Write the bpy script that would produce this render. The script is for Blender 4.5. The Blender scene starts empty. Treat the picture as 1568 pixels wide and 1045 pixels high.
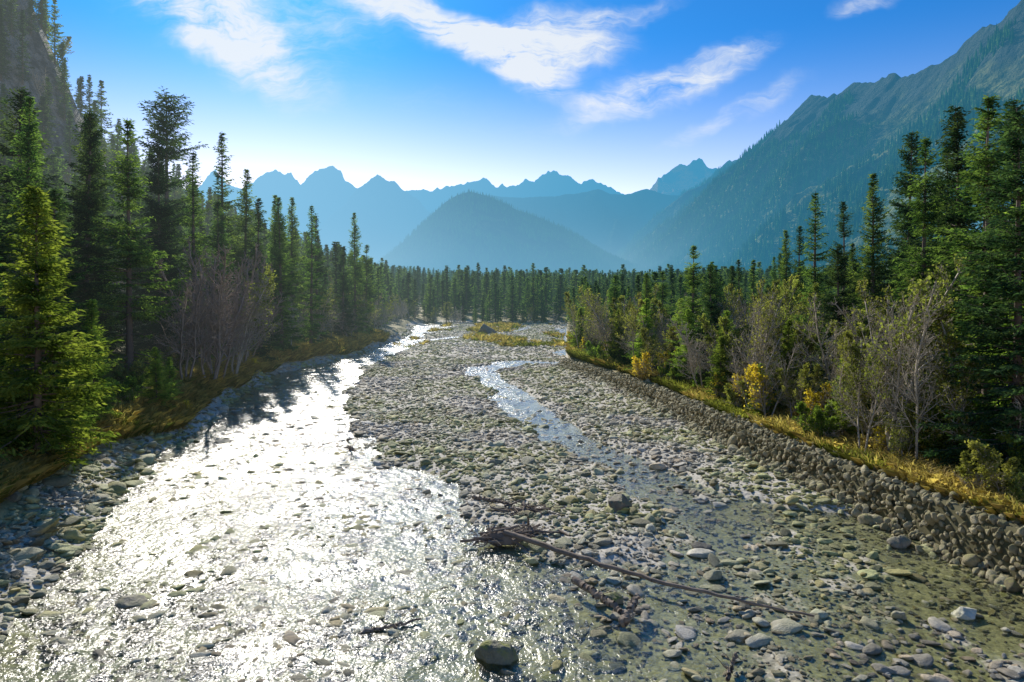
import bpy, math, numpy as np
from mathutils import Vector
rng=np.random.default_rng(7)
scene=bpy.context.scene
SUN_EL=math.radians(32); SUN_AZ=math.radians(-20)   # azimuth clockwise from +Y

# ---------------------------------------------------------------- noise
def _h(ix,iy,s):
    n=(ix.astype(np.int64)*374761393+iy.astype(np.int64)*668265263+s*974634777)&0xffffffff
    n=((n^(n>>13))*1274126177)&0xffffffff
    n=n^(n>>16)
    return n/4294967295.0
def vn(x,y,s=0):
    x=np.asarray(x,float);y=np.asarray(y,float)
    ix=np.floor(x);iy=np.floor(y);fx=x-ix;fy=y-iy
    fx=fx*fx*(3-2*fx);fy=fy*fy*(3-2*fy)
    a=_h(ix,iy,s);b=_h(ix+1,iy,s);c=_h(ix,iy+1,s);d=_h(ix+1,iy+1,s)
    return a+(b-a)*fx+(c-a)*fy+(a-b-c+d)*fx*fy
def fbm(x,y,s=0,o=4):
    t=0;a=.5;n=0
    for i in range(o):
        t=t+a*vn(x*2**i+i*17.3,y*2**i-i*9.1,s+i);n+=a;a*=.5
    return t/n
def ridged(x,y,s=0,o=4):
    t=0;a=.5;n=0
    for i in range(o):
        t=t+a*(1-abs(2*vn(x*2**i+i*17.3,y*2**i-i*9.1,s+i)-1));n+=a;a*=.5
    return t/n
def sst(a,b,x):
    t=np.clip((x-a)/(b-a),0,1);return t*t*(3-2*t)

# ---------------------------------------------------------------- mesh utils
def mk_mesh(name,V,groups,mats,smooth=False):
    V=np.asarray(V,np.float32)
    me=bpy.data.meshes.new(name)
    me.vertices.add(len(V));me.vertices.foreach_set('co',V.ravel())
    loops=[];starts=[];mi=[];off=0
    for F,m in groups:
        F=np.asarray(F,np.int32)
        if len(F)==0: continue
        k=F.shape[1]
        loops.append(F.ravel());starts.append(off+np.arange(len(F))*k);mi.append(np.full(len(F),m));off+=F.size
    loops=np.concatenate(loops);starts=np.concatenate(starts);mi=np.concatenate(mi)
    me.loops.add(len(loops));me.loops.foreach_set('vertex_index',loops.astype(np.int32))
    me.polygons.add(len(starts));me.polygons.foreach_set('loop_start',starts.astype(np.int32))
    me.polygons.foreach_set('material_index',mi.astype(np.int32))
    if smooth: me.polygons.foreach_set('use_smooth',np.ones(len(starts),bool))
    for m in mats: me.materials.append(m)
    me.update(calc_edges=True);me.validate()
    return me
def obj(name,me,parent=None,link=True):
    o=bpy.data.objects.new(name,me)
    if link: scene.collection.objects.link(o)
    if parent: o.parent=parent
    return o
def tubes(P0,P1,R0,R1,k=4):
    P0=np.asarray(P0,float);P1=np.asarray(P1,float);R0=np.asarray(R0,float);R1=np.asarray(R1,float)
    d=P1-P0;L=np.linalg.norm(d,axis=1,keepdims=True)+1e-9;d=d/L
    up=np.tile([0,0,1.],(len(d),1));m=abs(d[:,2])>.9;up[m]=[1,0,0]
    a=np.cross(d,up);a/=np.linalg.norm(a,axis=1,keepdims=True);b=np.cross(d,a)
    V=np.zeros((len(d),2*k,3))
    for i in range(k):
        t=2*math.pi*i/k;v=a*math.cos(t)+b*math.sin(t)
        V[:,i]=P0+v*R0[:,None];V[:,k+i]=P1+v*R1[:,None]
    base=(np.arange(len(d))*2*k)[:,None]
    F=[]
    for i in range(k):
        j=(i+1)%k
        F.append(np.concatenate([base+i,base+j,base+k+j,base+k+i],1))
    return V.reshape(-1,3),np.concatenate(F)
def ico(sub):
    import bmesh
    bm=bmesh.new();bmesh.ops.create_icosphere(bm,subdivisions=sub,radius=1)
    V=np.array([v.co[:] for v in bm.verts]);F=np.array([[v.index for v in f.verts] for f in bm.faces]);bm.free()
    return V,F
ICO3=ico(3);ICO4=ico(5)
def rock(seed,sub=ICO3,flat=.6,rough=.35):
    V,F=sub;r=np.random.default_rng(seed)
    V=V.copy()
    for i in range(11):
        n=r.normal(size=3);n/=np.linalg.norm(n);c=r.uniform(.55,.9)
        d=V@n-c;V=V-np.where(d>0,d,0)[:,None]*n*.9
    off=r.uniform(0,50,3)
    n=fbm(V[:,0]*1.4+off[0]+V[:,2]*.8,V[:,1]*1.4+off[1]-V[:,2]*.9,seed,3)
    V=V*(1+rough*(n-.5))[:,None]
    if sub is ICO4:
        n2=fbm(V[:,0]*5+off[2]+V[:,2]*3,V[:,1]*5+off[1]-V[:,2]*4,seed+9,4)
        V=V*(1+.14*(n2-.5))[:,None]
    V*=[1,r.uniform(.6,.95),flat*r.uniform(.75,1.25)]
    return V,F

# ---------------------------------------------------------------- node helpers
class NT:
    def __init__(s,tree): s.t=tree;s.n=tree.nodes;s.l=tree.links
    def new(s,typ,ins=None,**k):
        n=s.n.new(typ)
        for a,b in k.items(): setattr(n,a,b)
        if ins:
            for key,v in ins.items():
                sock=n.inputs[key]
                if isinstance(v,bpy.types.NodeSocket): s.l.new(v,sock)
                else: sock.default_value=v
        return n
    def math(s,op,a,b=None,c=None,clamp=False):
        n=s.n.new('ShaderNodeMath');n.operation=op;n.use_clamp=clamp
        for i,v in enumerate([a,b,c]):
            if v is None: continue
            if isinstance(v,bpy.types.NodeSocket): s.l.new(v,n.inputs[i])
            else: n.inputs[i].default_value=v
        return n.outputs[0]
    def mix(s,f,a,b,blend='MIX'):
        n=s.n.new('ShaderNodeMix');n.data_type='RGBA';n.blend_type=blend
        for i,v in ((0,f),(6,a),(7,b)):
            if isinstance(v,bpy.types.NodeSocket): s.l.new(v,n.inputs[i])
            else: n.inputs[i].default_value=v if i==0 else (*v,1)
        return n.outputs[2]
    def mr(s,v,a,b,c=0.,d=1.,smooth=True):
        n=s.new('ShaderNodeMapRange',{0:v,1:a,2:b,3:c,4:d})
        if smooth:n.interpolation_type='SMOOTHSTEP'
        return n.outputs[0]
    def noise(s,vec,scale,det=4,rough=.55,dist=0.):
        return s.new('ShaderNodeTexNoise',{'Vector':vec,'Scale':scale,'Detail':det,'Roughness':rough,'Distortion':dist}).outputs[0]

# haze group : air light painted into the materials as emission, by world position
hz=bpy.data.node_groups.new('painted_haze','ShaderNodeTree')
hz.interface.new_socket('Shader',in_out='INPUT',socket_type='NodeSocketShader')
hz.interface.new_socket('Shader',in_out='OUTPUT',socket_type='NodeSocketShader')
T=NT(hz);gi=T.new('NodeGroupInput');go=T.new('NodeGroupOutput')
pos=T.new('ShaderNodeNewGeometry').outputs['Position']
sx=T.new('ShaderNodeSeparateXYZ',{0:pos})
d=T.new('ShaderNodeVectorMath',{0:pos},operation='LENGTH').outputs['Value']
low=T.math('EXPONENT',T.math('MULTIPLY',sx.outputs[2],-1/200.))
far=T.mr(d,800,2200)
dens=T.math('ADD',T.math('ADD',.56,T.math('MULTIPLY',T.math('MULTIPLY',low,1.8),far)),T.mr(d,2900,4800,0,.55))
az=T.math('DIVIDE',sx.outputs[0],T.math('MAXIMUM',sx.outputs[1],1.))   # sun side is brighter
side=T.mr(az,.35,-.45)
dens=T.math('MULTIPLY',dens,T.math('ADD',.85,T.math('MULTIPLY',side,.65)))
dd=T.math('ADD',T.math('MAXIMUM',T.math('SUBTRACT',d,45.),0.),T.math('MULTIPLY',T.mr(d,40,220,0,190),T.math('ADD',.5,side)))  # extra near term: painted glare veil, stronger on the sun side
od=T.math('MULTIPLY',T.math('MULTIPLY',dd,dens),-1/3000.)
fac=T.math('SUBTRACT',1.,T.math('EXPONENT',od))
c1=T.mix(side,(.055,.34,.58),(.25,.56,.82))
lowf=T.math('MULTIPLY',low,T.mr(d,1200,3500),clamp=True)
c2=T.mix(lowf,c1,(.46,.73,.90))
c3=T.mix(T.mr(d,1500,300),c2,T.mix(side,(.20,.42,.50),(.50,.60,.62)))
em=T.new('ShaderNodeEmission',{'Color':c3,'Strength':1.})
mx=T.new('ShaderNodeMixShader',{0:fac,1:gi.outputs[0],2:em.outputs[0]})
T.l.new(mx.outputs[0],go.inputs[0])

def new_mat(name):
    m=bpy.data.materials.new(name);m.use_nodes=True;m.node_tree.nodes.clear()
    m.cycles.emission_sampling='NONE'
    return m,NT(m.node_tree)
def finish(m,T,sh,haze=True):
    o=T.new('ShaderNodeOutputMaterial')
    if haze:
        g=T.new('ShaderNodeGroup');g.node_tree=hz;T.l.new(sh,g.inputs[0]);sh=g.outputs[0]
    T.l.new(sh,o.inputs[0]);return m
def bump(T,h,dist,strength=1.):
    return T.new('ShaderNodeBump',{'Height':h,'Distance':dist,'Strength':strength}).outputs[0]
def objco(T): return T.new('ShaderNodeTexCoord').outputs['Object']
def wpos(T): return T.new('ShaderNodeNewGeometry').outputs['Position']
def rnd(T): return T.new('ShaderNodeObjectInfo').outputs['Random']

def foliage(name,dark,light,trans=.4,hv=.02):
    m,T=new_mat(name)
    n=T.mr(T.noise(objco(T),.9,1),.36,.64)
    c=T.mix(n,dark,light)
    r=rnd(T)
    hs=T.new('ShaderNodeHueSaturation',{'Hue':T.mr(r,0,1,.5-hv,.5+hv*.6,False),'Saturation':1.,'Value':T.mr(T.math('FRACT',T.math('MULTIPLY',r,7.3)),0,1,.75,1.35,False),'Color':c}).outputs[0]
    df=T.new('ShaderNodeBsdfDiffuse',{'Color':hs})
    tc=T.mix(1.,hs,(1.5,1.6,.8),'MULTIPLY')
    tr=T.new('ShaderNodeBsdfTranslucent',{'Color':tc})
    ms=T.new('ShaderNodeMixShader',{0:trans,1:df.outputs[0],2:tr.outputs[0]})
    return finish(m,T,ms.outputs[0])
M_spruce=foliage('spruce_needles',(.042,.09,.032),(.17,.255,.072),.47)
M_pine=foliage('dark_needles',(.026,.060,.030),(.095,.155,.06),.38)
M_bright=foliage('young_spruce_needles',(.08,.14,.03),(.28,.37,.08),.5)
M_yel=foliage('yellow_leaves',(.40,.32,.04),(.78,.62,.10),.5,.01)
M_olive=foliage('shrub_leaves',(.12,.14,.04),(.30,.31,.09),.45)
M_dry=foliage('dry_grass',(.30,.24,.08),(.66,.52,.24),.45,.01)
M_grass=foliage('green_grass',(.12,.15,.025),(.34,.34,.08),.45)

def barkmat(name,a,b):
    m,T=new_mat(name)
    n=T.noise(objco(T),3.,4)
    c=T.mix(n,a,b)
    p=T.new('ShaderNodeBsdfPrincipled',{'Base Color':c,'Roughness':.9,'Normal':bump(T,n,.05)})
    return finish(m,T,p.outputs[0])
M_bark=barkmat('spruce_bark',(.08,.06,.045),(.24,.18,.14))
M_twig=barkmat('grey_twigs',(.27,.235,.18),(.60,.53,.42))
M_twigp=barkmat('mauve_twigs',(.22,.165,.125),(.46,.37,.29))
M_drift=barkmat('driftwood',(.10,.07,.05),(.34,.27,.20))

def stonemat(name,c0,c1,c2,moss=0.,algae=0.):
    m,T=new_mat(name);oc=objco(T);r=rnd(T)
    rp=T.new('ShaderNodeValToRGB',{0:r});e=rp.color_ramp.elements
    e[0].color=(*c0,1);e[1].color=(*c2,1);k=rp.color_ramp.elements.new(.45);k.color=(*c1,1)
    n=T.noise(oc,2.5,5,.6)
    c=T.mix(T.mr(n,.3,.7),T.mix(1.,rp.outputs[0],(.68,.68,.66),'MULTIPLY'),rp.outputs[0])
    P=wpos(T);z=T.new('ShaderNodeSeparateXYZ',{0:P}).outputs[2]
    if algae:
        r2=T.math('FRACT',T.math('MULTIPLY',r,13.7))
        c=T.mix(T.mr(r2,.5,1.,0,.75),c,T.mix(1.,c,(1.10,.88,.62),'MULTIPLY'))
        af=T.math('MULTIPLY',T.mr(T.noise(P,.09,4,.6),.40,.57),algae)
        c=T.mix(af,c,T.mix(1.,c,(.80,.88,.42),'MULTIPLY'))
    wetf=T.mr(z,.05,-.02)
    c=T.mix(wetf,c,T.mix(1.,c,(.46,.43,.20),'MULTIPLY'))
    if moss:
        nz=T.new('ShaderNodeSeparateXYZ',{0:T.new('ShaderNodeNewGeometry').outputs['Normal']}).outputs[2]
        mf=T.math('MULTIPLY',T.mr(nz,.1,.8),T.mr(T.noise(oc,3.,5),.35,.6))
        c=T.mix(T.math('MULTIPLY',mf,moss),c,(.26,.27,.04))
    p=T.new('ShaderNodeBsdfPrincipled',{'Base Color':c,'Roughness':T.mr(wetf,0,1,.7,.3,False),'Normal':bump(T,T.noise(oc,9.,5,.7),.08)})
    return finish(m,T,p.outputs[0])
M_stone=stonemat('river_stone_mat',(.26,.23,.17),(.64,.585,.46),(.86,.80,.67),0,.95)
M_boulder=stonemat('boulder_mat',(.24,.20,.15),(.32,.28,.21),(.36,.32,.25),.3)
M_mossb=stonemat('mossy_boulder_mat',(.18,.17,.12),(.23,.22,.15),(.28,.26,.19),.95)
M_wall=stonemat('wall_stone_mat',(.24,.185,.09),(.50,.42,.24),(.74,.64,.42),.55)

# ---------------------------------------------------------------- layout
XLy=[-200,10,22,30,39,51,67,91,116,174,261,330]
XLx=[-13,-14.5,-16.5,-19,-21.3,-23.6,-28,-30.8,-27,-27.3,-37,-42]
XRy=[-200,10,16,23.5,32.7,48.6,63,80,97.7,123,180,232,330]
XRx=[24,20,19,17.6,16.1,13.8,13.1,10.4,7.1,9,13.5,18,26]
def xl(y): return np.interp(y,XLy,XLx)
def xr(y): return np.interp(y,XRy,XRx)
CB=np.array([(-19,160),(-20.4,116),(-20.4,95),(-16.3,63.3),(-10.7,49.8),(-6.7,40.2),(-3.1,34.8),(-1.9,30.3),(-.2,26.5),(2.6,24.5),(5.0,25.5),(6.6,28.5),(6.6,31),(5.6,36.7),(3.6,44.5),(1.5,52.3),(-1.2,67.4),(-4.2,82),(-6.5,92),(-4,100),(4,120)])
RB=np.array([(-2.6,91),(1.3,72),(4.2,56.5),(6.8,44.5),(9.6,36.7),(12.8,32),(16.2,30.5),(17,32.7),(14.6,48.6),(14,63),(11,80),(8,98),(2,101)])
FB=np.array([(-22,160),(-23,200),(-18,225),(-26,258),(15,262),(17,232),(12,180),(9,140),(8,101),(0,108),(-8,122),(-16,142)])
def sdp(x,y,P):
    dmin=np.full(x.shape,1e9);ins=np.zeros(x.shape,bool);n=len(P)
    for i in range(n):
        ax,ay=P[i];bx,by=P[(i+1)%n]
        ex,ey=bx-ax,by-ay;t=np.clip(((x-ax)*ex+(y-ay)*ey)/(ex*ex+ey*ey),0,1)
        dmin=np.minimum(dmin,np.hypot(x-ax-t*ex,y-ay-t*ey))
        c=((ay>y)!=(by>y))&(x<(bx-ax)*(y-ay)/(by-ay+1e-12)+ax);ins^=c
    return np.where(ins,dmin,-dmin)
def bars(x,y):
    w=2.2*(fbm(x*.35,y*.25,5,3)-.5)*2
    return sst(-1.4,1.2,sdp(x,y,CB)+w),sst(-1.0,1.0,sdp(x,y,RB)+w*.4),sst(-3,2,sdp(x,y,FB)+w*2)
def hgt(x,y):
    x=np.asarray(x,float);y=np.asarray(y,float)
    a,b,f=bars(x,y)
    L=xl(y)+1.2*(fbm(y*.15,y*0+3,8,3)-.5)*2;R=xr(y)
    shal=sst(-4,4,x-(-.5)+ (y-24)*.15)*sst(60,42,y)
    h=-.38+.33*shal
    h=np.maximum(h,-.38+.58*a);h=np.maximum(h,-.38+.64*b);h=np.maximum(h,-.38+.50*f)
    h=h+.24*(fbm(x*.45,y*.32,1,4)-.5)+.10*(fbm(x*1.7,y*1.5,2,3)-.5)
    br=np.abs(x-(-9+14*np.sin(y*.035)))
    h=h-.30*sst(2.6,.6,br)*sst(128,145,y)*sst(250,235,y)
    dl=L-x
    bw=3.2+1.6*sst(45,35,y)
    lb=sst(-.6,1,dl/bw)*1.9+.5*(fbm(x*.2,y*.2,11,3)-.5)*sst(2,8,dl)
    hf=np.clip(1.15-sst(260,520,y),.12,1)*sst(-60,25,y)
    d1=np.clip(dl-9,0,None)
    hill=(np.minimum(d1,22)*.30+np.clip(d1-22,0,40)*.50+np.clip(d1-60,0,45)*1.9*sst(210,160,y)+np.clip(d1-62,0,400)*.4)*hf
    hill=hill+(fbm(x*.03,y*.03,21,4)-.5)*22*sst(20,70,d1)*hf+(ridged(x*.05,y*.05,61,5)-.5)*9*sst(55,75,d1)*hf
    h=h*(1-sst(0,bw,dl))+lb+hill
    dr=x-(R+.6)
    rb=sst(0,.6,dr)*1.45+.5*(fbm(x*.2,y*.2,31,3)-.5)*sst(2,8,dr)+np.clip(dr-30,0,400)*.035-.5*sst(8,12,dr)*sst(20,14,dr)*sst(45,30,y)
    h=h*(1-sst(0,.6,dr))+rb
    far=sst(250,275,y)
    h=h*(1-far)+far*(1.4+hill*sst(0,10,dl)+np.clip(y-275,0,2600)*.038+(fbm(x*.01,y*.01,3,3)-.5)*4)
    return h

# ---------------------------------------------------------------- ground sheet
def axis(lo,a,b,hi,st,g=1.06):
    c=list(np.arange(a,b,st));s=st;p=b
    while p<hi: c.append(p);s*=g;p+=s
    c.append(hi);s=st;p=a-st;pre=[]
    while p>lo: pre.append(p);s*=g;p-=s
    pre.append(lo);return np.array(pre[::-1]+c)
gx=axis(-9000,-30,28,9000,.25,1.045);gy=axis(-400,15,62,14000,.25,1.025)
X,Y=np.meshgrid(gx,gy);Z=hgt(X,Y)
nx,ny=len(gx),len(gy)
idx=np.arange(nx*ny).reshape(ny,nx)
F=np.stack([idx[:-1,:-1],idx[:-1,1:],idx[1:,1:],idx[1:,:-1]],-1).reshape(-1,4)
m,T=new_mat('ground_mat');P=wpos(T);S=T.new('ShaderNodeSeparateXYZ',{0:P});z=S.outputs[2]
vor=T.new('ShaderNodeTexVoronoi',{'Vector':P,'Scale':4.5,'Randomness':1.})
vc=T.new('ShaderNodeSeparateColor',{0:vor.outputs['Color']}).outputs[0]
vor2=T.new('ShaderNodeTexVoronoi',{'Vector':P,'Scale':12.,'Randomness':1.})
vc2=T.new('ShaderNodeSeparateColor',{0:vor2.outputs['Color']}).outputs[1]
peb=T.mix(.5,T.mix(vc,(.34,.31,.23),(.70,.64,.52)),T.mix(vc2,(.34,.30,.22),(.70,.64,.52)))
n1=T.noise(P,.35,5)
wetc=T.mix(.5,T.mix(vc,T.mix(n1,(.09,.09,.025),(.16,.13,.035)),T.mix(n1,(.27,.25,.09),(.38,.33,.13))),T.mix(vc2,(.08,.075,.025),(.38,.34,.15)))
gr=T.mix(T.mr(z,.05,-.04),peb,wetc)
gr=T.mix(T.mr(z,-.15,-.45),gr,T.mix(vc2,(.09,.10,.05),(.20,.21,.11)))
n2=T.noise(P,.6,6,.65)
soil=T.mix(T.mr(n2,.35,.65),(.10,.11,.03),(.42,.33,.14))
c=T.mix(T.mr(z,.6,1.2),gr,soil)
fl=T.mix(T.noise(P,.06,6,.6),(.04,.06,.02),(.12,.13,.045))
nzz=T.new('ShaderNodeSeparateXYZ',{0:T.new('ShaderNodeNewGeometry').outputs['Normal']}).outputs[2]
rk=T.mix(T.mr(T.noise(P,.35,7,.75),.4,.62),(.05,.05,.04),(.30,.27,.22))
fl=T.mix(T.math('MULTIPLY',T.mr(nzz,.76,.6),T.mr(z,25,40)),fl,rk)
c=T.mix(T.mr(z,4,9),c,fl)
hh=T.math('ADD',T.math('MULTIPLY',T.math('SUBTRACT',1.,vor.outputs['Distance']),.10),T.math('MULTIPLY',T.noise(P,7.,4),.08))
hh=T.math('ADD',hh,T.math('MULTIPLY',T.noise(P,.3,7,.7),T.mr(z,20,40,0,14)))
p=T.new('ShaderNodeBsdfPrincipled',{'Base Color':c,'Roughness':.85,'Normal':bump(T,hh,1.,.32)})
finish(m,T,p.outputs[0])
obj('ground',mk_mesh('ground',np.stack([X,Y,Z],-1).reshape(-1,3),[(F,0)],[m],True))

# ---------------------------------------------------------------- water
m,T=new_mat('river_water_mat');P=wpos(T)
mp=T.new('ShaderNodeMapping',{'Vector':P,'Rotation':(0,0,.25),'Scale':(1.,.75,1.)}).outputs[0]
w1=T.noise(mp,1.7,3,.5,.4);w2=T.noise(mp,6.,3,.6,.6);w3=T.noise(mp,.35,2)
amp=T.mr(w3,.35,.65,.6,1.3)
calm=T.mr(T.new('ShaderNodeSeparateXYZ',{0:P}).outputs[0],-3,5,1.2,.6)   # slack shallow water on the right
amp=T.math('MULTIPLY',amp,calm)
hgtn=T.math('MULTIPLY',T.math('ADD',T.math('MULTIPLY',w1,.155),T.math('MULTIPLY',w2,.06)),amp)
nb=bump(T,hgtn,1.)
# Schlick reflectance, the same from above and below
inc=T.new('ShaderNodeNewGeometry').outputs['Incoming']
cs=T.math('ABSOLUTE',T.new('ShaderNodeVectorMath',{0:inc,1:nb},operation='DOT_PRODUCT').outputs['Value'])
fr=T.math('ADD',.022,T.math('MULTIPLY',T.math('POWER',T.math('SUBTRACT',1.,cs,clamp=True),5.),.978))
gl=T.new('ShaderNodeBsdfGlossy',{'Color':(1,1,1,1),'Roughness':.22,'Normal':nb})
tr=T.new('ShaderNodeBsdfTransparent',{'Color':(.92,.96,.88,1)})
ms=T.new('ShaderNodeMixShader',{0:T.math('MULTIPLY',fr,1.1,clamp=True),1:tr.outputs[0],2:gl.outputs[0]})
finish(m,T,ms.outputs[0],False)
V=[(-75,-150,0),(45,-150,0),(45,285,0),(-75,285,0)]
obj('river_water',mk_mesh('river_water',V,[([[0,1,2,3]],0)],[m]))

# ---------------------------------------------------------------- instancer
def template_coll(name,meshes):
    c=bpy.data.collections.new(name)
    for i,me in enumerate(meshes):
        o=bpy.data.objects.new('%s_%s'%(name,'abcdefghijklmnop'[i]),me);c.objects.link(o)
    return c
def instancer(name,pts,rot,scl,ids,coll,parent=None):
    me=bpy.data.meshes.new(name);me.vertices.add(len(pts));me.vertices.foreach_set('co',np.asarray(pts,np.float32).ravel())
    for nm,arr in (('rot',rot),('scl',scl)):
        a=me.attributes.new(nm,'FLOAT_VECTOR','POINT');a.data.foreach_set('vector',np.asarray(arr,np.float32).ravel())
    a=me.attributes.new('pick','INT','POINT');a.data.foreach_set('value',np.asarray(ids,np.int32))
    o=obj(name,me,parent)
    g=bpy.data.node_groups.new(name+'_scatter','GeometryNodeTree')
    g.interface.new_socket('Geometry',in_out='INPUT',socket_type='NodeSocketGeometry')
    g.interface.new_socket('Geometry',in_out='OUTPUT',socket_type='NodeSocketGeometry')
    n=g.nodes;l=g.links
    gi=n.new('NodeGroupInput');go=n.new('NodeGroupOutput');ip=n.new('GeometryNodeInstanceOnPoints')
    ci=n.new('GeometryNodeCollectionInfo');ci.inputs['Collection'].default_value=coll
    ci.inputs['Separate Children'].default_value=True;ci.inputs['Reset Children'].default_value=True
    def na(nm,t):
        q=n.new('GeometryNodeInputNamedAttribute');q.data_type=t;q.inputs['Name'].default_value=nm;return q.outputs[0]
    e=n.new('FunctionNodeEulerToRotation');l.new(na('rot','FLOAT_VECTOR'),e.inputs[0])
    l.new(gi.outputs[0],ip.inputs['Points']);l.new(ci.outputs[0],ip.inputs['Instance'])
    ip.inputs['Pick Instance'].default_value=True
    l.new(na('pick','INT'),ip.inputs['Instance Index']);l.new(e.outputs[0],ip.inputs['Rotation']);l.new(na('scl','FLOAT_VECTOR'),ip.inputs['Scale'])
    l.new(ip.outputs[0],go.inputs[0])
    md=o.modifiers.new('scatter','NODES');md.node_group=g
    return o

# ---------------------------------------------------------------- stones
stones=template_coll('river_stone',[mk_mesh('river_stone',*(lambda r:(r[0],[(r[1],0)]))(rock(100+i)),[M_stone],True) for i in range(10)])
def scatter_stones(y0,y1,dens,med,sig=.5):
    n=int((y1-y0)*60*dens)
    y=rng.uniform(y0,y1,n);x=rng.uniform(-34,26,n)
    k=(x>xl(y)-np.where(y<45,4.2,2.4))&(x<xr(y)+.3);x=x[k];y=y[k]
    h=hgt(x,y);dl=xl(y)-x
    patch=fbm(x*.6,y*.5,77,3)
    pr=np.where(h>-.02,.95,np.where(h>-.2,.34+.5*sst(.4,.65,patch),.12*sst(.40,.58,patch)+.012))
    shore=dl>-1.0+1.5*sst(45,80,y)
    pr=np.where(shore,np.where(y<48,.9,.35),pr);pr=np.where(h>1.3,np.where(y<48,.2,.03),pr)
    k=rng.random(len(x))<pr;x=x[k];y=y[k];h=h[k];n=len(x)
    s=med*np.exp(rng.normal(0,sig,n));s=np.clip(s,.03,.45)
    deep=h<-.22
    s=np.where(deep,np.clip(s*2.2,.15,.40),s)
    s=np.where(xl(y)-x>-1.2,s*1.4,s)
    z=h+s*.15
    z=np.where(deep,np.maximum(z,-.28*s),z)
    sc=np.stack([s*rng.uniform(.95,1.45,n),s*rng.uniform(.8,1.15,n),s*rng.uniform(.5,.95,n)],1)
    rot=np.stack([rng.normal(0,.22,n),rng.normal(0,.22,n),rng.uniform(0,6.28,n)],1)
    return np.stack([x,y,z],1),rot,sc
A=[scatter_stones(14,34,32,.070,.58),scatter_stones(34,60,26,.080,.58),scatter_stones(60,110,11,.115),scatter_stones(110,262,2.4,.20,.4),scatter_stones(14,60,.7,.22,.3)]
pts=np.concatenate([a[0] for a in A]);rot=np.concatenate([a[1] for a in A]);scl=np.concatenate([a[2] for a in A])
instancer('river_stones',pts,rot,scl,rng.integers(0,10,len(pts)),stones)

def boulder(name,x,y,r,seed,mat,flat=.65,sink=.25,rz=0):
    V,F=rock(seed,ICO4,flat,.4)
    o=obj(name,mk_mesh(name,V*r,[(F,0)],[mat],True))
    o.location=(x,y,max(float(hgt(x,y)),-.2)+r*flat*(1-2*sink)*.6);o.rotation_euler[2]=rz
boulder('mossy_boulder',-.45,18.9,.62,1,M_mossb,.8)
boulder('mossy_boulder',3.3,22.3,.42,2,M_mossb,.8)
boulder('boulder',-12.4,22.4,.62,3,M_boulder,.55)
boulder('boulder',4.85,31.4,.62,4,M_boulder,.7,.15)
boulder('boulder',-3.9,24.8,.5,5,M_boulder,.45)
boulder('boulder',14.2,21.4,.42,6,M_stone,.7)
boulder('boulder',-8.2,21.9,.42,7,M_boulder,.45)
boulder('boulder',-7.3,21.4,.3,17,M_boulder,.45)
boulder('boulder',-12.9,39.5,.45,8,M_boulder,.5)
boulder('boulder',-5.6,17.9,.38,9,M_boulder,.5)
boulder('boulder',8.5,39.8,.5,10,M_stone,.6)
boulder('boulder',-1.0,40,.5,11,M_boulder,.6)
boulder('boulder',15.6,27.5,.5,12,M_boulder,.7)
boulder('boulder',-6.9,186,2.6,13,M_boulder,.8)
boulder('boulder',-19.9,47,.6,14,M_boulder,.55)
boulder('boulder',-.1,18.2,.3,15,M_boulder,.6)

# ---------------------------------------------------------------- driftwood
def wood(name,pts,r0,r1,seed,side=0,sl=.8,mat=M_drift):
    r=np.random.default_rng(seed);pts=np.array(pts,float)
    t=np.linspace(0,len(pts)-1,26);C=np.stack([np.interp(t,np.arange(len(pts)),pts[:,i]) for i in range(3)],1)
    C[1:-1]+=r.normal(0,.03,(24,3));R=np.linspace(r0,r1,26)
    P0=[*C[:-1]];P1=[*C[1:]];A=[*R[:-1]];B=[*R[1:]]
    for i in range(side):
        j=r.integers(3,24);dd=C[j+1]-C[j];dd/=np.linalg.norm(dd);v=dd*.6+r.normal(0,.6,3);v[2]=abs(v[2])*.7;L=sl*r.uniform(.4,1)
        p=C[j];rr=R[j]*.45
        for q in range(3):
            v2=v+r.normal(0,.2,3);p2=p+v2*L/3;P0.append(p);P1.append(p2);A.append(rr);B.append(rr*.65);p=p2;rr*=.65
    V,F=tubes(P0,P1,A,B,7)
    return obj(name,mk_mesh(name,V,[(F,0)],[mat],True))
wood('fallen_trunk',[(-.3,27.4,.55),(2.2,25.4,.42),(4.6,23.4,.36),(7,21.9,.34),(9.2,20.8,.28)],.11,.035,1,7,.8)
wood('driftwood_log',[(2.1,23.2,.40),(2.9,21.8,.38),(3.45,20.7,.36)],.13,.09,2,2,.4)
wood('driftwood_log',[(3.3,20.5,.22),(3.7,21.0,.45),(4.0,21.6,.55)],.15,.10,3,1,.4)
wood('driftwood_log',[(-1.9,33.2,.25),(-.8,32.3,.38),(0,31.6,.38)],.09,.06,4,5,.7)
wood('driftwood_branch',[(-10.9,45.5,.05),(-10.2,43.5,.3),(-9.8,42.6,.35)],.09,.04,5,12,1.)
wood('driftwood_branch',[(-11.5,47.5,.05),(-10.9,46.5,.3)],.07,.03,6,8,.9)
wood('driftwood_branch',[(-4.6,20.3,-.02),(-3.6,20.6,.08),(-2.8,21.0,.1)],.06,.03,8,4,.4)
wood('driftwood_branch',[(5.6,17.7,.1),(6.1,18.6,.3)],.06,.03,9,6,.5)
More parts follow.
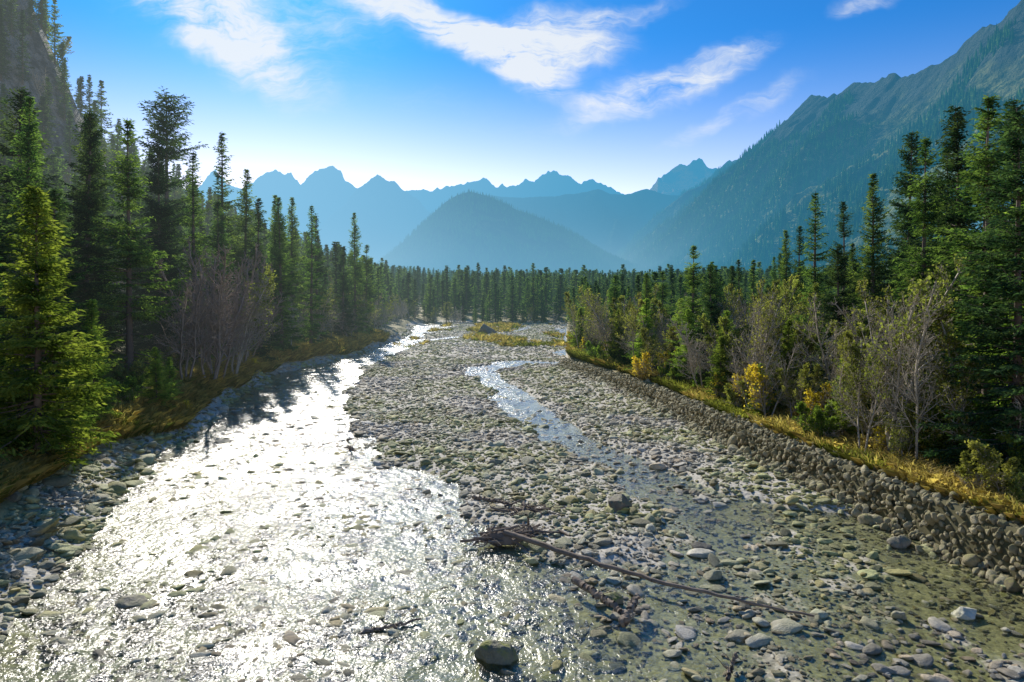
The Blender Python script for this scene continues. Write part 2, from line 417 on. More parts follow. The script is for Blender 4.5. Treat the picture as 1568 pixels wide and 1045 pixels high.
def debris(x,y,s,seed,name):
    r=np.random.default_rng(seed);P0=[];P1=[];A=[];B=[]
    for i in range(90):
        big=i<12
        p=np.array([x,y,.22])+r.normal(0,.25*s,3)*[1.9,1,.45];p[2]=abs(p[2])+.05
        a=r.normal(.4,.7)+(0 if r.random()<.6 else 1.6);v=np.array([math.cos(a),-math.sin(a)*.7,r.normal(0,.16)])
        L=s*(r.uniform(.9,1.7) if big else r.uniform(.25,.9));rr=s*(r.uniform(.04,.075) if big else r.uniform(.01,.03))
        p=p-v*L*.5
        for q in range(4):
            v=v+r.normal(0,.12 if big else .3,3)*[1,1,.5];p2=p+v*L/4;P0.append(p);P1.append(p2);A.append(rr);B.append(rr*.85);p=p2;rr*=.85
    V,F=tubes(P0,P1,A,B,6);V2,F2=rock(seed,ICO4,.5,.9)
    V2=V2*[.55*s,.4*s,.45*s]+[x,y,.22]
    obj(name,mk_mesh(name,np.concatenate([V,V2]),[(F,0),(F2+len(V),0)],[M_drift],True))
debris(-.5,27.6,1.2,1,'root_wad');debris(.7,28.3,.95,5,'root_wad');debris(.9,31.0,1.15,2,'root_wad')

# ---------------------------------------------------------------- stone wall
wall=bpy.data.objects.new('stone_wall',None);scene.collection.objects.link(wall)
ys=np.arange(12,100,.5);prof=[(-.1,-.6),(.30,1.55),(.42,1.74),(1.45,1.74),(1.6,.5)]
def wallh(y): return 1-.38*sst(45,98,y)
V=[]
for y in ys:
    for (a,b) in prof: V.append((xr(y)+a,y,b*(wallh(y) if b>0 else 1)))
k=len(prof);F=[[i*k+j,i*k+j+1,(i+1)*k+j+1,(i+1)*k+j] for i in range(len(ys)-1) for j in range(k-1)]
m,T=new_mat('wall_core_mat');P=wpos(T)
p=T.new('ShaderNodeBsdfPrincipled',{'Base Color':T.mix(T.noise(P,3.,5),(.06,.055,.025),(.18,.16,.07)),'Roughness':.95})
finish(m,T,p.outputs[0])
obj('core',mk_mesh('core',V,[(F,0)],[m]),wall)
wp=[];wr=[];ws=[]
path=np.array([(a,b) for a,b in prof[:4]])
seg=np.linalg.norm(np.diff(path,axis=0),axis=1);cum=np.r_[0,np.cumsum(seg)]
for ri,s in enumerate(np.arange(.25,cum[-1]+.05,.22)):
    a=np.interp(s,cum,path[:,0]);b=np.interp(s,cum,path[:,1])
    for y in np.arange(12+.15*(ri%2),99,.29):
        if rng.random()<.06: continue
        yy=y+rng.normal(0,.08);sag=.12*(vn(yy*.3,0,3)-.5)
        wp.append((xr(yy)+a+rng.normal(0,.05),yy,b*wallh(yy)+rng.normal(0,.05)+sag))
        q=.145*np.exp(rng.normal(0,.28));ws.append((q*rng.uniform(.9,1.4),q*rng.uniform(.8,1.15),q*rng.uniform(.8,1.2)));wr.append(rng.uniform(-.6,.6,3)+[0,0,rng.uniform(0,6)])
for i in range(1400):   # rubble at the toe
    y=rng.uniform(12,99);o=abs(rng.normal(0,.35));x=xr(y)-.05-o
    wp.append((x,y,max(float(hgt(x,y)),-.1)+.08+.25*max(0,.4-o)));q=.16*np.exp(rng.normal(0,.4));ws.append((q,q*.9,q*.9));wr.append(rng.uniform(0,6,3))
wc=template_coll('wall_stone',[mk_mesh('wall_stone',*(lambda r:(r[0],[(r[1],0)]))(rock(300+i,flat=.8)),[M_wall],True) for i in range(8)])
instancer('stones',wp,wr,ws,rng.integers(0,8,len(wp)),wc,wall)

# ---------------------------------------------------------------- trees
def spruce_mesh(name,seed,H=20.,R=2.8,sp=.30,nb=6,cl=.26,cw=.085,tw=.13,mat=None,gap=0.,low=.07,pw=.8,irr=.25,dead=0.):
    r=np.random.default_rng(seed);C=[];D=[];P0=[];P1=[];A=[];B=[]
    nseg=14;tz=np.linspace(0,H,nseg+1);bend=r.normal(0,.06,(nseg+1,2)).cumsum(0)*.3
    tr=.013*H*(1-tz/H)**.9+.015
    for i in range(nseg):
        P0.append((*bend[i],tz[i]));P1.append((*bend[i+1],tz[i+1]));A.append(tr[i]);B.append(tr[i+1])
    z=low*H;sectors=r.uniform(.72,1.2,8);skip=0
    while z<H*.99:
        t=z/H
        cx=np.interp(z,tz,bend[:,0]);cy=np.interp(z,tz,bend[:,1])
        if skip==0 and r.random()<gap: skip=r.integers(1,4)
        if skip>0 and t<.93: skip-=1
        else:
          if r.random()<.1: sectors=r.uniform(.65,1.25,8)
          for k in range(nb):
            az=r.uniform(0,2*math.pi);sec=sectors[int(az/(2*math.pi)*8)%8]
            L=R*min(1,(1-t)**pw*1.05+.015)*r.uniform(1-irr*1.4,1+irr*.7)*sec
            if t<.25: L*=.72+.28*t/.25
            if r.random()<.08: L*=.4
            L=max(L,.08)
            slope=-.38+.95*t**1.3+r.normal(0,.10);cur=.16+r.normal(0,.06)
            ca,sa=math.cos(az),math.sin(az)
            n=max(3,int(L/tw));s=np.linspace(.08 if t>.5 else .2,1,n)
            bp=np.stack([cx+ca*L*s,cy+sa*L*s,z+L*(slope*s+cur*s*s)],1)
            q=[0,.5,1.];bq=[(cx+ca*L*u,cy+sa*L*u,z+L*(slope*u+cur*u*u)) for u in q];rb=.012+.012*L
            for u in range(2): P0.append(bq[u]);P1.append(bq[u+1]);A.append(rb*(1-.45*u));B.append(rb*(.55-.45*u))
            if r.random()<dead*(1-t): continue
            for side in (-1,1):
                ang=az+side*(.95+r.normal(0,.2,n));tl=(L*.30*(1-.75*s)+.14)*r.uniform(.6,1.3,n)
                td=np.stack([np.cos(ang),np.sin(ang),-.25+.3*t+r.normal(0,.2,n)],1)
                kk=max(1,int(np.ceil(tl.max()/(cl*.75))))
                for j in range(kk):
                    f=(j+.5)*cl*.75;ok=f<tl+cl*.35
                    if not ok.any():continue
                    C.append((bp+td*f)[ok]);D.append(td[ok]+r.normal(0,.28,(ok.sum(),3)))
            C.append(bp);D.append(np.tile([ca,sa,slope+.2],(n,1))+r.normal(0,.25,(n,3)))
        z+=sp*r.uniform(.7,1.3)*(1-.35*t)
    C=np.concatenate(C);D=np.concatenate(D);n=len(C)
    C=C+r.normal(0,.04,(n,3));D/=np.linalg.norm(D,axis=1,keepdims=True)
    rv=r.normal(size=(n,3));rv[:,2]*=.7;S=np.cross(D,rv);S/=np.linalg.norm(S,axis=1,keepdims=True)
    l=cl*r.uniform(.6,1.25,n)[:,None];w=cw*r.uniform(.6,1.4,n)[:,None]
    V=np.stack([C-D*l*.5,C+S*w*.5-D*l*.05,C+D*l*.6-[0,0,.03],C-S*w*.5-D*l*.05],1).reshape(-1,3)
    Fq=np.arange(n*4).reshape(-1,4)
    tv,tf=tubes(P0,P1,A,B,5)
    return mk_mesh(name,np.concatenate([V,tv]),[(Fq,0),(tf+len(V),1)],[mat,M_bark])
SP=[spruce_mesh('spruce_tree',1,R=2.9,mat=M_spruce,sp=.34,dead=.2),
    spruce_mesh('spruce_tree',2,R=3.4,mat=M_spruce,irr=.38,sp=.36,dead=.3,gap=.05),
    spruce_mesh('spruce_tree',3,R=2.5,mat=M_spruce,gap=.10,irr=.4,sp=.38,dead=.35),
    spruce_mesh('spruce_tree',4,R=2.8,mat=M_pine,irr=.35,gap=.07,sp=.36,dead=.3),
    spruce_mesh('spruce_tree',9,R=3.3,mat=M_pine,irr=.3,gap=.03,sp=.32,dead=.2,pw=.7)]
BR=[spruce_mesh('spruce_tree',5,H=12,R=2.6,mat=M_bright,sp=.26,dead=.1),spruce_mesh('spruce_tree',6,H=12,R=2.2,mat=M_bright,sp=.28,irr=.4,gap=.05)]
PI=[spruce_mesh('pine_tree',8,H=22,R=3.6,mat=M_pine,sp=.5,nb=8,gap=.22,low=.3,pw=.42,irr=.45)]
LO=[spruce_mesh('forest_spruce',20+i,R=[2.6,3.1,2.3,2.8][i],sp=.6,nb=5,cl=.55,cw=.24,tw=.36,mat=[M_pine,M_spruce,M_pine,M_spruce][i],irr=.4,gap=.05,dead=.2) for i in range(4)]

def bare_mesh(name,seed,H=10.,stems=2,mat=M_twig,leafn=0,spread=.35,lm=None,thick=1.,ls=.07,md=3):
    r=np.random.default_rng(seed);S=[]
    def grow(p,d,L,rad,n,depth):
        p=np.array(p,float);d=np.array(d,float)
        for i in range(n):
            d=d+r.normal(0,.10+.05*depth,3);d[2]+=.05;d/=np.linalg.norm(d)
            p2=p+d*L/n;r2=max(rad*(1-.75/n*1.0),.008*thick);S.append((p,p2,rad,r2));f=(i+1)/n
            if depth<md and (depth>0 or f>.22):
                for c in range((3 if depth==0 else 2)):
                    a=r.normal(size=3);a-=a@d*d;a/=np.linalg.norm(a)
                    cd=d*.75+a*r.uniform(.45,.95);cd/=np.linalg.norm(cd)
                    CL=(L*.42*(1.15-f) if depth==0 else L*.45*(1.2-f))*r.uniform(.6,1.2)
                    grow(p2,cd,CL,max(r2*.5,.009*thick),[0,5,3,2][depth+1],depth+1)
            p=p2;rad=r2
    for s in range(stems):
        a=r.uniform(0,6.28);sp=spread*r.uniform(.3,1) if stems>1 else .06
        grow((math.cos(a)*.15,math.sin(a)*.15,-.2),(math.cos(a)*sp,math.sin(a)*sp,1),H*r.uniform(.75,1),.011*H*min(thick,1.4),11,0)
    P0,P1,A,B=[np.array([s[i] for s in S]) for i in range(4)]
    V,Fq=tubes(P0,P1,A,B,3);g=[(Fq,0)];mats=[mat]
    if leafn:
        n=leafn;k=r.integers(len(S)//10,len(S),n);C=P1[k]+r.normal(0,.09,(n,3))
        D=r.normal(size=(n,3));D/=np.linalg.norm(D,axis=1,keepdims=True);E=np.cross(D,r.normal(size=(n,3)));E/=np.linalg.norm(E,axis=1,keepdims=True)
        l=ls*r.uniform(.7,1.5,n)[:,None]
        LV=np.stack([C-D*l,C+E*l*.7,C+D*l,C-E*l*.7],1).reshape(-1,3)
        g.append((np.arange(n*4).reshape(-1,4)+len(V),1));V=np.concatenate([V,LV]);mats.append(lm)
    return mk_mesh(name,V,g,mats)
BA=[bare_mesh('bare_tree',1),bare_mesh('bare_tree',2,stems=1),bare_mesh('bare_tree',3,stems=3,leafn=2000,lm=M_olive),bare_mesh('bare_tree',4,leafn=5000,lm=M_olive),bare_mesh('bare_tree',5,stems=3,mat=M_twigp,thick=1.2)]
YT=[bare_mesh('autumn_tree',41,H=8,leafn=5000,lm=M_yel),bare_mesh('autumn_tree',42,H=8,stems=3,leafn=6000,lm=M_olive)]
YB=[bare_mesh('yellow_shrub',11,H=4,stems=4,leafn=1500,lm=M_yel,spread=.7)]
GB=[bare_mesh('green_shrub',12,H=4,stems=4,leafn=5000,lm=M_olive,spread=.8),bare_mesh('green_shrub',13,H=4,stems=4,leafn=6000,lm=M_bright,spread=.6)]
LB=[bare_mesh('forest_spruce',30,H=17,thick=3,md=2),bare_mesh('forest_spruce',31,H=17,thick=3,leafn=2500,lm=M_olive,ls=.16,md=2)]
def plant(me,x,y,h,h0,wf=1.,name=None,sink=.15):
    o=obj(name or me.name.split('.')[0],me);s=h/h0
    o.location=(x,y,float(hgt(x,y))-sink);o.scale=(s*wf,s*wf,s);o.rotation_euler=(rng.normal(0,.015),rng.normal(0,.015),rng.uniform(0,6.28));return o
def top(me,x,y,ztop,h0,wf=1.): return plant(me,x,y,ztop-float(hgt(x,y)),h0,wf)
hero=[]
def H_(i,x,y,zt,wf=1.): hero.append((x,y));top(SP[i],x,y,zt,20.,wf)
# right bank
for a in [(1,26.4,38,21.3,1.1),(4,22.6,30.5,18.6,1.15),(4,30.4,46,23,1),(1,26.4,44,20.5,.95),(4,33.4,58,24.1,.95),(0,29,55,20.2,1.),(2,27.3,62,19.7,1.1),(3,33.9,70,20,1),(0,30.2,75,17.5,1),(3,33.5,80,18.5,1),
          (1,17.4,66,15.2,1.2),(4,18.3,62,13.2,1.1),(0,16.2,82,13.1,1.3),(1,14.2,95,13.2,1.3),(0,12.3,110,12.6,1.4),(3,14,120,12.3,1.4),(1,33,40,22,1),(4,37,50,24.5,1),(4,24,50,14,1.2),(0,21.5,72,13.5,1.3),(1,19.5,88,13.5,1.3),
          (4,29,37,20.5,1.1),(1,28.5,41.5,21.5,1.05),(4,36,46,24,1.),(1,34,53,22,1.),(4,31,50,19,1.1)]: H_(*a)
# left bank
for a in [(1,-33,59,25.5,1.1),(2,-34.7,75,26.3,1.),(4,-38.8,62,27.2,1),(0,-35.6,50,25,1),(2,-39,92,32.4,1.0),(0,-37.5,95,27.9,1),(1,-28.5,36,16.5,1.3),(0,-32.0,95,24,1),(2,-31,105,24.4,.95),(3,-32.5,88,23,1),(0,-30.9,135,26.8,.9),(1,-30,140,21,1),(3,-31,125,19.5,1),(4,-29,43,17,1.1),
          (0,-35,108,26,.95),(3,-33,116,24,1),(4,-40,78,28,1),(0,-44,70,29,1),(0,-34.5,99,25,.9),(1,-36,84,22,1),(4,-41,56,27.5,1.1),(4,-33,42,21,1.1)]: H_(*a)
hero.append((-45.5,90));top(PI[0],-45.5,90,37.0,22,1.15)
hero.append((-26.5,48))
for (x,y,zt,i,wf) in [(-23.6,34,15.6,0,1.15),(-25.3,40,7.9,1,1.2),(-24.5,37.5,7,0,1.3),(-27,44,10,1,1.2),(-26,50,6.5,0,1.2),(-26.5,53,5.5,1,1.3),(22.0,37.5,9.2,0,1.1),(16.8,55,7,0,1.2),(17.6,57,9,1,1.3),(21.6,33.5,8.2,1,1.2),(19.8,41,6.5,1,1.2),
    (25.5,33,15,0,1.1),(16.5,64,9,0,1.2),(13.2,84,8.6,0,1.4),(11.6,98,9.2,1,1.4),(15,76,10,0,1.3),(10.6,106,8.5,0,1.5),(20,50,8.5,0,1.2),(17.5,70,10,0,1.2),(27,29,9,0,1.2),(17.5,48,5.5,0,1.2),(28.5,35,12,1,1.2),(-25,31,8,1,1.2),(-24.5,29.5,6.0,0,1.2)]:
    hero.append((x,y));top(BR[i],x,y,zt,12.,wf)
# bare trees
for (x,y,h,i) in [(-28.3,64,12,4),(-28.9,67,14,4),(-30,73,14,2),(-31,78,15,4),(-29.2,61,11,4),(-32,82,14,4),(-30.5,70,15,4)]:
    hero.append((x,y));plant(BA[i],x,y,h,10.)
for i in range(105):
    y=28+100*rng.random()**1.2;x=float(xr(y))+2.6+rng.uniform(0,1)*12
    plant(BA[rng.integers(0,4)],x,y,rng.uniform(6,11.5),10.,rng.uniform(.7,1))
for i in range(20):
    y=30+90*rng.random();x=float(xr(y))+2.6+rng.uniform(0,1)*7
    plant(YT[i%4==0 and 0 or 1],x,y,rng.uniform(4,8),8.,rng.uniform(.7,1))
for i in range(40):
    y=rng.uniform(80,240);x=float(xl(y))-2-rng.uniform(0,1)*7
    plant(BA[rng.integers(0,5)],x,y,rng.uniform(7,11),10.)
for (x,y,h) in [(17.2,52,3.8),(17.8,47,4.6),(16.4,54,3),(13.3,70,3.5),(12,88,3.5),(10.2,97,3.4),(19.2,43.5,3.8),(10,112,4),(-24.3,52,2),(-29.5,80,2.6),(16.9,68,4),(19.3,36.5,2.3)]:
    plant(YB[0],x,y,h,4.)
for i in range(90):
    if i%3: y=26+95*rng.random();x=float(xr(y))+2.5+rng.uniform(0,5)
    else: y=rng.uniform(24,130);x=float(xl(y))-4.5-rng.uniform(0,4)
    plant(GB[rng.integers(0,2)],x,y,rng.uniform(1.2,3.4),4.,rng.uniform(.8,1.2))
# individual forest fill + forest masses
hero=np.array(hero);mass=[]
def fill(x0,x1,y0,y1,sp,cond,hmin,hmax,near,dec,var=0):
    for yy in np.arange(y0,y1,sp):
        for xx in np.arange(x0,x1,sp):
            x=xx+rng.uniform(-.42,.42)*sp;y=yy+rng.uniform(-.42,.42)*sp
            if abs(x)>y*.95+18 or not cond(x,y):continue
            if len(hero) and np.min(np.hypot(hero[:,0]-x,hero[:,1]-y))<2.6:continue
            h=rng.uniform(hmin,hmax);dc=rng.random()<dec
            if var: h*=.5+1.0*float(fbm(x*.05,y*.05,91,3))
            if near(x,y):
                if dc: plant(BA[rng.integers(0,5)],x,y,h*.7,10.)
                else: plant(SP[rng.integers(0,5)],x,y,h,20.,rng.uniform(.9,1.15))
            else: mass.append((x,y,h*(.8 if dc else 1),rng.integers(4,6) if dc else rng.integers(0,4)))
fill(-200,-20,28,262,5.4,lambda x,y:x<xl(y)-8.5,12,21,lambda x,y:x>xl(y)-30 and y<110,.25)
fill(15,200,28,262,5.6,lambda x,y:x>xr(y)+12 and rng.random()<.85,8,15,lambda x,y:x<xr(y)+40 and y<100,.4)
fill(10,70,100,262,5.,lambda x,y:x>xr(y)+2 and x<xr(y)+14,8,13,lambda x,y:False,.2)
fill(-70,-25,130,262,5.,lambda x,y:x<xl(y)-6 and x>xl(y)-9,12,18,lambda x,y:False,.3)
fill(-420,520,262,560,8.5,lambda x,y:True,9,19,lambda x,y:False,.12,1)
fill(-60,50,254,266,4.5,lambda x,y:True,5,14,lambda x,y:False,.3,1)
fill(-600,900,560,1100,18.,lambda x,y:True,12,21,lambda x,y:False,0)
mass=np.array(mass);n=len(mass)
lo=template_coll('forest_spruce',LO+LB)
s=mass[:,2]/20;z=hgt(mass[:,0],mass[:,1])-.2;wf=rng.uniform(.9,1.35,n)*np.where(mass[:,1]>250,1.4,1)
instancer('distant_forest',np.stack([mass[:,0],mass[:,1],z],1),np.stack([np.zeros(n),np.zeros(n),rng.uniform(0,6.28,n)],1),np.stack([s*wf,s*wf,s],1),mass[:,3].astype(int),lo)

# ---------------------------------------------------------------- grass
def tuft(seed,mat,h=.55,n=45,sp=.22):
    r=np.random.default_rng(seed);a=r.uniform(0,6.28,n);q=sp*np.sqrt(r.random(n));b=np.stack([q*np.cos(a),q*np.sin(a),np.zeros(n)],1)
    L=h*r.uniform(.5,1.2,n)[:,None];d=np.stack([np.cos(a)*.45,np.sin(a)*.45,np.ones(n)],1)+r.normal(0,.2,(n,3))
    w=np.stack([-np.sin(a),np.cos(a),np.zeros(n)],1)*.016
    m1=b+d*L*.6;e=m1+(d*[1.8,1.8,.3])*L*.4
    V=np.stack([b-w,b+w,m1+w*.8,e,m1-w*.8],1).reshape(-1,3)
    return mk_mesh('grass_tuft',V,[(np.arange(n*5).reshape(-1,5),0)],[mat])
tc=template_coll('grass_tuft',[tuft(1,M_dry),tuft(2,M_dry,.7),tuft(3,M_grass,.4),tuft(4,M_grass,.5),tuft(5,M_olive,.6)])
gp=[]
n=26000;y=22+130*rng.random(n)**1.5;x=xl(y)-(2.9-2.1*sst(38,52,y))-rng.uniform(0,1,n)**1.6*12;gp.append(np.stack([x,y],1))
n=11000;y=22+100*rng.random(n)**1.4;x=xr(y)+1.6+rng.uniform(0,1,n)**1.6*7;gp.append(np.stack([x,y],1))
n=2600;y=rng.uniform(135,250,n);x=rng.uniform(-24,14,n);kk=fbm(x*.12,y*.05,44,3)>.56;gp.append(np.stack([x[kk],y[kk]],1))
gp=np.concatenate(gp);k=fbm(gp[:,0]*.35,gp[:,1]*.35,55,3)>np.where(gp[:,0]<0,.30,.42);gp=gp[k];n=len(gp)
k2=fbm(gp[:,0]*.2,gp[:,1]*.2,66,3);left=gp[:,0]<0
ids=np.where(k2+rng.normal(0,.08,n)>np.where(left,.38,.56),rng.integers(0,2,n),rng.integers(2,5,n))
s=rng.uniform(.6,1.6,n)*np.where(gp[:,1]>60,1.3,1)
instancer('bank_grass',np.stack([gp[:,0],gp[:,1],hgt(gp[:,0],gp[:,1])-.03],1),np.stack([np.zeros(n),np.zeros(n),rng.uniform(0,6.28,n)],1),np.stack([s,s,s],1),ids,tc)

# ---------------------------------------------------------------- mountains
def mountmat(name,low,high,rockc,rz0,rz1,patch=None):
    m,T=new_mat(name);P=wpos(T);z=T.new('ShaderNodeSeparateXYZ',{0:P}).outputs[2]
    n=T.noise(P,.012,6,.65);n2=T.noise(P,.05,5,.7)
    c=T.mix(T.mr(n2,.35,.65),low,high)
    zz=T.math('ADD',z,T.math('MULTIPLY',T.math('SUBTRACT',n,.5),(rz1-rz0)*1.6))
    c=T.mix(T.mr(zz,rz0,rz1),c,T.mix(n2,rockc,tuple(v*.45 for v in rockc)))
    if patch:
        c=T.mix(T.mr(T.noise(P,.006,4,.6),.44,.52),c,patch)  # reddish sunlit patches painted into the rock colour by noise
    hb=T.math('ADD',T.math('MULTIPLY',n,42.),T.math('MULTIPLY',n2,18.))
    p=T.new('ShaderNodeBsdfPrincipled',{'Base Color':c,'Roughness':1.,'Specular IOR Level':0.,'Normal':bump(T,hb,1.)})
    return finish(m,T,p.outputs[0])
M_m1=mountmat('forested_slope_mat',(.03,.07,.03),(.30,.31,.12),(.12,.135,.13),320,600)
M_m2=mountmat('hill_mat',(.012,.03,.02),(.09,.12,.055),(.08,.09,.08),900,1200)
M_m3=mountmat('alpine_rock_mat',(.08,.09,.08),(.28,.29,.24),(.48,.48,.46),400,800)
M_m4=mountmat('sunlit_red_peak_mat',(.08,.09,.08),(.26,.23,.18),(.48,.40,.33),400,800,(1.,.45,.18))
def pixel_at(b,e,k): return (b*k,1045*k,10+e*k)     # image pixel offsets as bearing / elevation tangents (x1045), projected to assumed depth 1045*k
def mountain(name,crest,foot,mat,seed,gul=60,rough=10,nu=360,nv=110,back=(0,900,-500),fu=10,pw=1.15):
    crest=np.array(crest,float);foot=np.array(foot,float)
    def rs(P,n):
        t=np.r_[0,np.cumsum(np.linalg.norm(np.diff(P,axis=0),axis=1))];t/=t[-1];u=np.linspace(0,1,n)
        return np.stack([np.interp(u,t,P[:,i]) for i in range(3)],1)
    C=rs(crest,nu);Fo=rs(foot,nu);u=np.linspace(0,1,nu);L=np.linalg.norm(np.diff(crest,axis=0),axis=1).sum()
    C[:,2]+=rough*((ridged(u*L/110,u*0,seed,5)-.5)*2)
    rows=[]
    for j in range(nv):
        t=j/(nv-1);P=Fo*(1-t)+C*t;P[:,2]=Fo[:,2]+(C[:,2]-Fo[:,2])*t**pw
        a=math.sin(math.pi*t**.8)**.8 if 0<t<1 else 0
        g=ridged(u*fu+t*1.1+fbm(u*4,u*0+t*2,seed+3,3)*1.2,u*0+t*1.3,seed,5)-.55
        P[:,2]+=gul*a*g*2;rows.append(P)
    G=np.array(rows)
    for q in (.3,1.):
        rows.append(C+np.array(back)*q)
    V=np.array(rows);nr=len(V);idx=np.arange(nr*nu).reshape(nr,nu)
    F=np.stack([idx[:-1,:-1],idx[:-1,1:],idx[1:,1:],idx[1:,:-1]],-1).reshape(-1,4)
    obj(name,mk_mesh(name,V.reshape(-1,3),[(F,0)],[mat],True));return G
cr=[(1750,-60,1.15),(1640,-15,1.3),(1568,12,1.4),(1545,20,1.45),(1530,38,1.5),(1490,55,1.6),(1465,78,1.65),(1440,95,1.7),(1400,122,1.8),(1370,118,1.9),(1335,133,2.05),(1300,137,2.2),(1285,148,2.3),(1240,152,2.5),(1225,172,2.65),(1200,193,2.8),(1180,213,2.95),(1160,232,3.1),(1140,246,3.35),(1115,250,3.6),(1100,270,3.9),(1080,308,4.1),(1050,345,4.3),(1000,370,4.4),(955,388,4.5),(920,402,4.6)]
C=[pixel_at(u-784,455-v,k) for u,v,k in cr]
R1=mountain('mountain_slope',C,[(560,900,30),(500,1300,45),(460,2000,75),(440,3000,115),(430,4000,125),(440,4700,130)],M_m1,5,135,26,520,170,(900,300,-500),12,1.2)
cr=[(540,436),(560,425),(580,405),(605,382),(640,350),(660,330),(680,312),(700,299),(720,294),(750,302),(790,322),(820,332),(850,345),(880,360),(905,378),(925,392),(960,415),(1000,430)]
R2=mountain('forested_hill',[pixel_at(u-784,455-v,2.6) for u,v in cr],[(-560,2250,85),(-150,1950,75),(250,2100,80),(520,2500,95)],M_m2,9,42,4,360,120,(0,700,-380),7)
cr=[(640,360),(700,322),(740,298),(800,304),(850,301),(880,298),(915,290),(935,299),(960,299),(990,290),(1020,298),(1060,300),(1090,312),(1150,330),(1250,350)]
mountain('wooded_ridge',[pixel_at(u-784,455-v,3.9) for u,v in cr],[(-600,3300,100),(0,3200,100),(500,3300,100),(1100,3500,100)],M_m2,14,90,9,380,100,(0,900,-500),8)
cr=[(440,400),(480,360),(500,340),(540,300),(560,281),(578,268),(590,276),(604,277),(615,292),(640,307),(658,325),(690,352),(720,380),(760,410)]
mountain('rocky_mountain',[pixel_at(u-784,455-v,4.6) for u,v in cr],[(-1500,4000,110),(-900,3900,100),(-500,4000,100),(0,4300,100)],M_m3,22,150,20,360,110,(0,900,-600),6)
cr=[(180,330),(250,300),(300,290),(330,262),(345,280),(372,288),(392,278),(408,266),(422,262),(436,272),(446,268),(460,283),(478,266),(490,258),(505,256),(522,264),(530,276),(552,292),(600,325),(660,350),(720,370)]
mountain('jagged_mountain',[pixel_at(u-784,455-v,5.6) for u,v in cr],[(-3200,4700,120),(-2000,4700,110),(-1000,4800,100),(-300,5200,100)],M_m3,31,190,34,420,110,(0,900,-600),8)
cr=[(560,320),(600,300),(630,290),(665,292),(700,286),(725,281),(740,275),(758,286),(790,284),(805,277),(818,281),(830,268),(850,262),(872,272),(890,284),(908,275),(930,288),(950,298),(1000,315),(1060,320)]
mountain('distant_range',[pixel_at(u-784,455-v,7.2) for u,v in cr],[(-1600,6500,130),(0,6300,130),(2000,6500,130)],M_m3,41,170,36,420,90,(0,900,-600),10)
cr=[(930,330),(970,308),(995,291),(1008,276),(1022,266),(1040,252),(1052,253),(1070,244),(1086,257),(1105,262),(1125,275),(1160,290),(1200,300),(1260,320)]
mountain('rocky_peak',[pixel_at(u-784,455-v,5.3) for u,v in cr],[(500,4700,120),(1200,4600,120),(2400,4700,120)],M_m4,51,200,26,360,110,(0,900,-600),6)

# conifers on the mountain flanks
def cone_tree(seed):
    r=np.random.default_rng(seed);V=[];F=[]
    for j in range(5):
        z0=j*.18+.03;rad=.16*(1-j/5.3);k=6;b=len(V)
        for i in range(k):
            a=6.283*i/k+j;q=rad*r.uniform(.6,1.25);V.append((q*math.cos(a),q*math.sin(a),z0+r.uniform(-.04,.03)))
        V.append((0,0,z0+.3 if j<4 else 1.))
        for i in range(k):F.append((b+i,b+(i+1)%k,b+k))
    return mk_mesh('slope_conifer',V,[(F,0)],[M_spruce if seed%2 else M_pine])
sc=template_coll('slope_conifer',[cone_tree(i) for i in range(4)])
def flank(name,G,n,t0,t1,hmin,hmax,seed,thr=.42):
    nv,nu,_=G.shape;i=rng.uniform(t0*(nv-2),t1*(nv-2),n);j=rng.uniform(0,nu-2,n)
    i0=i.astype(int);j0=j.astype(int);fi=(i-i0)[:,None];fj=(j-j0)[:,None]
    P=G[i0,j0]*(1-fi)*(1-fj)+G[i0+1,j0]*fi*(1-fj)+G[i0,j0+1]*(1-fi)*fj+G[i0+1,j0+1]*fi*fj
    k=fbm(P[:,0]*.006,P[:,1]*.006,seed,4)>thr*(.6+.55*i/(nv-2));P=P[k];n=len(P);h=rng.uniform(hmin,hmax,n)
    w=h*rng.uniform(.8,1.1,n)
    instancer(name,P-[0,0,1.5],np.stack([np.zeros(n),np.zeros(n),rng.uniform(0,6.28,n)],1),np.stack([w,w,h],1),rng.integers(0,4,n),sc)
flank('mountain_slope_forest',R1,32000,.0,.93,15,30,3,.50)
flank('hill_forest',R2,11000,.0,1.,13,22,4,.3)

# ---------------------------------------------------------------- sky / light
w=bpy.data.worlds.new('World');scene.world=w;w.use_nodes=True;w.node_tree.nodes.clear();T=NT(w.node_tree)
sky=T.new('ShaderNodeTexSky',sky_type='NISHITA',sun_disc=False,sun_elevation=SUN_EL,sun_rotation=SUN_AZ,altitude=900.,air_density=1.,dust_density=.6,ozone_density=2.5)
D=T.new('ShaderNodeTexCoord').outputs['Generated'];S=T.new('ShaderNodeSeparateXYZ',{0:D})
yy=T.math('MAXIMUM',S.outputs[1],.08)
a=T.math('DIVIDE',S.outputs[0],yy);b=T.math('DIVIDE',S.outputs[2],yy)
AB=T.new('ShaderNodeCombineXYZ',{0:a,1:b}).outputs[0]
nv=T.new('ShaderNodeTexNoise',{'Vector':AB,'Scale':7.,'Detail':4.,'Roughness':.6}).outputs['Color']
off=T.new('ShaderNodeVectorMath',{0:nv,1:(.5,.5,.5)},operation='SUBTRACT').outputs[0]
off=T.new('ShaderNodeVectorMath',{0:off,'Scale':.09},operation='SCALE').outputs[0]
ABw=T.new('ShaderNodeVectorMath',{0:AB,1:off},operation='ADD').outputs[0]
mask=None
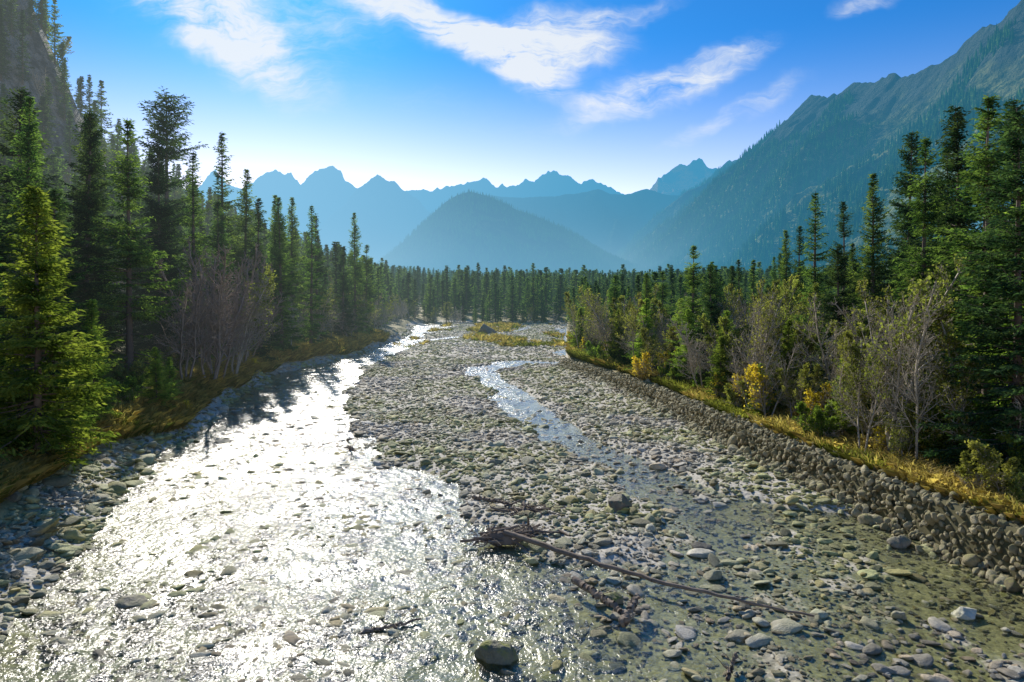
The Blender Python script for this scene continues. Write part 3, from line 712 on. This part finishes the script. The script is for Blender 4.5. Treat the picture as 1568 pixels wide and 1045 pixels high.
for (ca,cb,ra,rb,rt,wt) in [(-.10,.405,.17,.034,-24,1.),(.055,.375,.13,.062,4,1.15),(-.01,.350,.12,.040,-28,1.),(.226,.314,.17,.034,19,1.05),(.331,.270,.14,.022,22,.55),(-.43,.40,.20,.055,-38,.95),(-.36,.44,.24,.09,-10,.55),(.53,.44,.08,.022,18,.6),(.17,.422,.11,.018,8,.5),(-.2,.30,.5,.05,-15,.16)]:
    mp=T.new('ShaderNodeMapping',{'Vector':ABw,'Location':(ca,cb,0),'Rotation':(0,0,math.radians(rt)),'Scale':(ra,rb,1)},vector_type='TEXTURE').outputs[0]
    ln=T.new('ShaderNodeVectorMath',{0:mp},operation='LENGTH').outputs['Value']
    v=T.mr(ln,1.35,.25,0,wt);mask=v if mask is None else T.math('ADD',mask,v)
st=T.new('ShaderNodeMapping',{'Vector':ABw,'Rotation':(0,0,math.radians(-18)),'Scale':(6,30,1)}).outputs[0]
wn=T.noise(st,1.,6,.68,.6)
wn2=T.noise(ABw,12.,5,.65)
tex=T.math('ADD',T.math('MULTIPLY',wn,.7),T.math('MULTIPLY',wn2,.4))
al=T.math('MULTIPLY',mask,T.mr(tex,.36,.74,.10,1.2,False))
al=T.math('MINIMUM',T.math('MULTIPLY',T.mr(al,.04,1.0),.92),.88)
el=T.mr(S.outputs[2],.02,.36)
tint=T.mix(el,(1.80,1.25,1.04),(.11,.53,.92))
skc=T.mix(1.,sky.outputs[0],tint,'MULTIPLY')
col=T.mix(al,skc,(6.0,6.2,6.3))
bg=T.new('ShaderNodeBackground',{'Color':col,'Strength':.15});wo=T.new('ShaderNodeOutputWorld');T.l.new(bg.outputs[0],wo.inputs[0])

sd=bpy.data.lights.new('sun','SUN');sd.energy=5.;sd.angle=math.radians(.5);sd.color=(1,.94,.84)
so=bpy.data.objects.new('sun',sd);scene.collection.objects.link(so)
dirv=Vector((math.sin(SUN_AZ)*math.cos(SUN_EL),math.cos(SUN_AZ)*math.cos(SUN_EL),math.sin(SUN_EL)))
so.rotation_euler=dirv.to_track_quat('Z','Y').to_euler();so.location=dirv*100

cam=bpy.data.cameras.new('camera');co=bpy.data.objects.new('camera',cam);scene.collection.objects.link(co)
cam.lens=24;cam.sensor_width=36;cam.shift_y=-67.5/1568;cam.clip_end=30000;cam.clip_start=.5
co.location=(0,0,10);co.rotation_euler=(math.radians(90),0,0);scene.camera=co
scene.view_settings.view_transform='Standard';scene.view_settings.look='None';scene.view_settings.exposure=0
